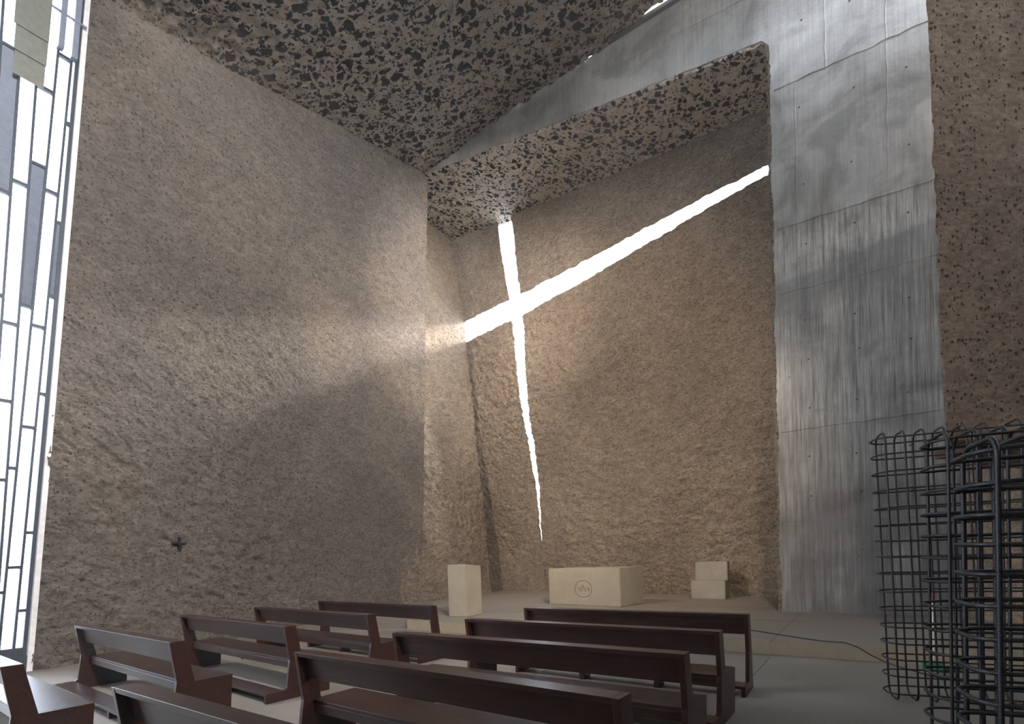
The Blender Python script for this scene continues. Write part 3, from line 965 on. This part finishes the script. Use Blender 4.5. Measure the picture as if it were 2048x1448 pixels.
pews = [  # x, y, angle, length key, label
    (-4.764, 7.514, -0.677, 'L', 'dark wooden pew with seat, left of the aisle, third row from the platform'),
    (-4.162, 8.445, -0.663, 'L', 'dark wooden pew with seat, left of the aisle, just behind the seatless front rail'),
    (-5.461, 6.542, -0.651, 'L', 'dark wooden pew nearest the window end of the left wall, fully in view'),
    (-6.084, 5.552, -0.639, 'L', 'dark wooden pew cut off at the bottom left corner, seat shining blue'),
    (-0.545, 5.813, -0.605, 'R', 'dark wooden pew with seat, right of the aisle, just behind the long seatless front rail'),
    (-1.139, 4.899, -0.594, 'R', 'dark wooden pew, right of the aisle, third row back from the altar'),
    (-1.687, 4.010, -0.640, 'R', 'dark wooden pew in the centre foreground with a bright reflection on its top rail'),
    (-2.332, 3.026, -0.611, 'R', 'nearest dark wooden pew, only its bluish top rail showing at the bottom edge'),
]
protos = {'L': (make_pew(2.94, True), 2.94), 'R': (make_pew(2.69, True), 2.69)}
used = set()
for x, y, a, k, lab in pews:
    o = protos[k][0] if k not in used else copy_tree(protos[k][0])
    used.add(k)
    o.location = (x, y, 0); o.rotation_euler = (0, 0, a)
    tag(o, lab, 'pew', 'dark wooden pews in two blocks')
f1 = make_pew(2.94, False, 'prayer_rail'); f1.location = (-3.481, 9.396, 0); f1.rotation_euler = (0, 0, -0.679)
tag(f1, 'dark wooden seatless kneeling rail in front of the left block of pews', 'kneeling rail', 'seatless front rails')
f2 = make_pew(2.69, False, 'prayer_rail'); f2.location = (0.131, 6.819, 0); f2.rotation_euler = (0, 0, -0.587)
tag(f2, 'dark wooden seatless kneeling rail in front of the altar and right block of pews', 'kneeling rail', 'seatless front rails')

# ------------------------------------------------------------------ ambo, altar, chair
def frame_at(p, ang):
    return empty('', p, ang)
def stone_block(name, corners, z0, ztop, mat, parent=None, bev=0.012):
    """corners: four plan points; ztop: top height at each"""
    bm = bmesh.new()
    a = [bm.verts.new((x, y, z0)) for x, y in corners]
    b = [bm.verts.new((x, y, z)) for (x, y), z in zip(corners, ztop)]
    bm.faces.new(a[::-1]); bm.faces.new(b)
    for i in range(4): bm.faces.new((a[i], a[(i + 1) % 4], b[(i + 1) % 4], b[i]))
    bmesh.ops.recalc_face_normals(bm, faces=bm.faces)
    bmesh.ops.bevel(bm, geom=list(bm.edges), offset=bev, segments=2, affect='EDGES')
    return bm_obj(name, bm, mat, parent)
amb = stone_block('ambo', [(0, 0), (0.42, -0.20), (0.72, 0.24), (0.30, 0.44)], 0.0, (1.135, 1.135, 1.085, 1.085), M_STONE)
amb.location = (-1.41, 11.45, PLAT); tag(amb, 'tall narrow limestone ambo block at the left of the platform', 'lectern')

AL = 2.11; altar_ang = math.atan2(12.22 - 13.65, 2.49 - 0.94)
altar = empty('altar', (0.94, 13.65, PLAT), altar_ang); tag(altar, 'wide limestone altar block with a round monogram on its front', 'altar')
body = stone_block('altar_body', [(0, 0), (AL, 0), (AL + 0.02, 1.05), (0.02, 1.05)], 0.0, (0.915,) * 4, M_STONE, altar)
cx, cz, Rr = 1.07, 0.41, 0.205
bm = bmesh.new()
def stroke(bm, pts, w=0.012, d=0.005):
    for (x0, z0), (x1, z1) in zip(pts[:-1], pts[1:]):
        dx, dz = x1 - x0, z1 - z0; L = math.hypot(dx, dz)
        M = Matrix.Translation(((x0 + x1) / 2, -d / 2 + 0.0005, (z0 + z1) / 2)) @ Matrix.Rotation(-math.atan2(dz, dx), 4, 'Y')
        r = bmesh.ops.create_cube(bm, size=1.0)
        bmesh.ops.transform(bm, matrix=M @ Matrix.Diagonal((L + w * 0.4, d, w, 1)), verts=r['verts'])
ring = [(cx + Rr * 1.22 * math.cos(t), cz + Rr * math.sin(t)) for t in np.linspace(0, 2 * math.pi, 49)]
stroke(bm, ring, 0.015)
bm_obj('engraved_ring', bm, M_MARK, altar); bm = bmesh.new()
k = 0.235 / 0.195
def mk(u, v): return (cx + u * k * 1.15, cz + v)
stroke(bm, [mk(-0.085, -0.03), mk(-0.085, 0.025)], 0.018)
stroke(bm, [mk(-0.042, -0.06), mk(-0.042, 0.05)], 0.018)
stroke(bm, [mk(-0.005, -0.01), mk(-0.005, 0.07)], 0.015)
stroke(bm, [mk(-0.020, 0.075), mk(0.004, 0.092), mk(0.006, 0.02), mk(0.0, -0.01)], 0.013)
stroke(bm, [mk(0.042, -0.06), mk(0.042, 0.05)], 0.018)
stroke(bm, [mk(0.125, 0.02), mk(0.095, 0.028), mk(0.088, 0.008), mk(0.125, -0.008), mk(0.122, -0.03), mk(0.088, -0.034)], 0.015)
o = bm_obj('monogram', bm, M_MARK, altar); o['label'] = 'incised monogram letters'

ch_ang = math.atan2(13.25 - 13.68, 5.34 - 4.63)
chair = empty('presider_chair', (4.63, 13.68, PLAT), ch_ang); tag(chair, 'low grey stone chair with a block back at the right of the chancel', 'chair')
stone_block('seat', [(0, 0), (0.83, 0), (0.83, 0.62), (0, 0.62)], 0.0, (0.48,) * 4, M_CHAIRSTONE, chair)
stone_block('backrest', [(0.06, 0.28), (0.85, 0.28), (0.85, 0.63), (0.06, 0.63)], 0.45, (0.95,) * 4, M_CHAIRSTONE, chair)

# small incised cross on the left wall
p = lw(2.16, 1.91)
p = p + WN * (float(rough_disp(p[None, None, :], 0.055, 3, 0.5)[0, 0]) * 0.93 + 0.012)
crs = bmesh.new()
add_box(crs, (-0.12, -0.035, -0.016), (0.12, 0.035, 0.016)); add_box(crs, (-0.018, -0.0352, -0.12), (0.018, 0.0352, 0.11))
o = bm_obj('wall_cross', crs, M_STEEL); o.location = tuple(p); o.rotation_euler = (0, 0, math.atan2(WV[1], WV[0]))
tag(o, 'small dark consecration cross set into the left wall', 'cross')

# ------------------------------------------------------------------ rebar cages
def rounded_rect(L, D, r, n=6):
    pts = []
    for cx_, cy_, a0 in ((L - r, r, -90), (L - r, D - r, 0), (r, D - r, 90), (r, r, 180)):
        for k in range(n + 1):
            a = math.radians(a0 + 90 * k / n)
            pts.append((cx_ + r * math.cos(a), cy_ + r * math.sin(a)))
    return pts
CA = math.atan2(-0.4, 0.92)
def cage(loc, L, D, H, rad, hoop_gap, loop_gap, rib, label, lean=0.0, lean_y=0.0, z0=0.02):
    root = empty('rebar_cage', loc, CA)
    tag(root, label, 'rebar cage', 'rebar cages under the hanging wall')
    n = int((H - z0 - 0.1) / hoop_gap)
    def sh(x, y, z): return (x - lean * z * (1 if x < L / 2 else 0), y + lean_y * z, z)
    for i in range(n + 1):
        z = z0 + 0.06 + i * (H - 0.12 - z0) / n
        pts = [sh(x, y, z + 0.01 * math.sin(x * 5 + i)) for x, y in rounded_rect(L, D, min(0.14, D * 0.42))]
        me = tube_mesh('hoop', pts, rad * 0.9, True, 8, rib, 0.011, 0.0037 if rib else 0.03)
        link_mesh('hoop', me, M_STEEL, root)
    m = max(2, int(L / loop_gap))
    for i in range(m):
        x = 0.07 + i * (L - 0.14) / (m - 1)
        e = 2.2 * rad
        pr = rounded_rect(D - 2 * e + 4.4 * rad, H - z0, min(0.10, D * 0.3))
        pts = [sh(x, y, z0 + z) for y, z in pr]
        me = tube_mesh('vertical_bar', pts, rad, True, 8, rib, 0.011, 0.0037 if rib else 0.03)
        link_mesh('vertical_bar', me, M_STEEL, root)
    return root
c1 = cage((3.42, 4.80, 0), 1.75, 0.36, 2.48, 0.0085, 0.152, 0.145, 0.0, 'dark rebar cage farthest from the camera, thin bars, its foot on the floor', 0.03)
c2 = cage((2.82, 3.50, 0), 1.50, 0.42, 2.19, 0.0105, 0.158, 0.150, 0.10, 'dark rebar cage in the middle, between the thin and the thick one')
c3 = cage((2.22, 2.50, 0), 1.20, 0.42, 1.95, 0.0125, 0.152, 0.125, 0.11, 'dark rebar cage nearest the camera at the right edge, thick ribbed bars')
hd = tube_mesh('pull_handle', [(x, -0.035, z) for x, z in [(p_[0] + 0.30, p_[1] + 0.62) for p_ in rounded_rect(0.045, 0.16, 0.02)]], 0.009, True, 8, 0, 0.01, 0.01)
link_mesh('pull_handle', hd, M_STEEL, c3)

# dustpan with long handle behind the cages
dp = empty('dustpan', (4.74, 5.95, 0), 0.2); tag(dp, 'green dustpan with a long cream handle and red grip behind the cages', 'dustpan')
bm = bmesh.new()
add_box(bm, (-0.02, -0.12, 0.0), (0.24, 0.12, 0.012)); add_box(bm, (-0.02, -0.12, 0.012), (0.0, 0.12, 0.10))
add_box(bm, (0.0, -0.12, 0.012), (0.22, -0.108, 0.07)); add_box(bm, (0.0, 0.108, 0.012), (0.22, 0.12, 0.07))
bm_obj('pan', bm, M_GREEN, dp)
link_mesh('handle', tube_mesh('handle', [(0, 0, 0.10), (0, 0, 0.4), (0, 0, 0.78)], 0.013, False, 12, 0, .01, .05), M_POLE, dp)
link_mesh('grip', tube_mesh('grip', [(0, 0, 0.781), (0, 0, 0.85), (0, 0, 0.90)], 0.017, False, 12, 0, .01, .02), M_RED, dp)['label'] = 'red grip'

# cable across the platform and floor
cb = [(3.1, 8.9, PLAT + .008), (3.40, 8.45, PLAT + .008), (3.66, 8.0, PLAT + .008), (3.80, 7.6, PLAT + .008), (3.93, 7.2, PLAT + .008), (4.05, 6.9, PLAT + .012), (4.18, 6.66, PLAT + .03), (4.26, 6.54, PLAT - .01),
      (4.36, 6.42, .10), (4.46, 6.30, .03), (4.52, 6.12, .008), (4.52, 5.8, .008), (4.60, 5.35, .008), (4.9, 5.0, .008), (5.5, 4.8, .008)]
o = link_mesh('cable', tube_mesh('cable', cb, 0.007, False, 6, 0, .01, .04), M_CABLE)
tag(o, 'thin black cable running over the platform edge to the cages', 'cable')

# ------------------------------------------------------------------ thin incense haze in the air of the church
hz = bpy.data.materials.new('haze'); hz.use_nodes = True
nt = hz.node_tree; nt.nodes.clear()
ho = nt.nodes.new('ShaderNodeOutputMaterial'); hv = nt.nodes.new('ShaderNodeVolumeScatter')
hv.inputs['Density'].default_value = 0.0026; hv.inputs['Anisotropy'].default_value = 0.3
nt.links.new(hv.outputs[0], ho.inputs['Volume'])
pl_ = [(-7.6, 7.9), (-15.0, -5.0), (10.8, -5.0), (10.8, 7.0), (8.6, 12.0)]
lo_ = pl_ + [tuple((bw(11.0, 0.0) - BM * 0.3)[:2]), tuple((bw(-2.0, 0.0) - BM * 0.3)[:2]), (-3.4, 16.0)]
hi_ = pl_ + [tuple((bw(11.0, 14.0) - BM * 0.3)[:2]), tuple((bw(-2.0, 14.0) - BM * 0.3)[:2]), (-3.4, 16.0)]
bm = bmesh.new()
a = [bm.verts.new((x, y, -0.05)) for x, y in lo_]
b = [bm.verts.new((x, y, 14.0)) for x, y in hi_]
bm.faces.new(a[::-1]); bm.faces.new(b)
for i in range(len(a)):
    k = (i + 1) % len(a)
    bm.faces.new((a[i], a[k], b[k], b[i]))
bmesh.ops.recalc_face_normals(bm, faces=bm.faces)
o = bm_obj('haze', bm, hz); tag(o, 'thin luminous haze in the air of the church', 'haze', kind='stuff')
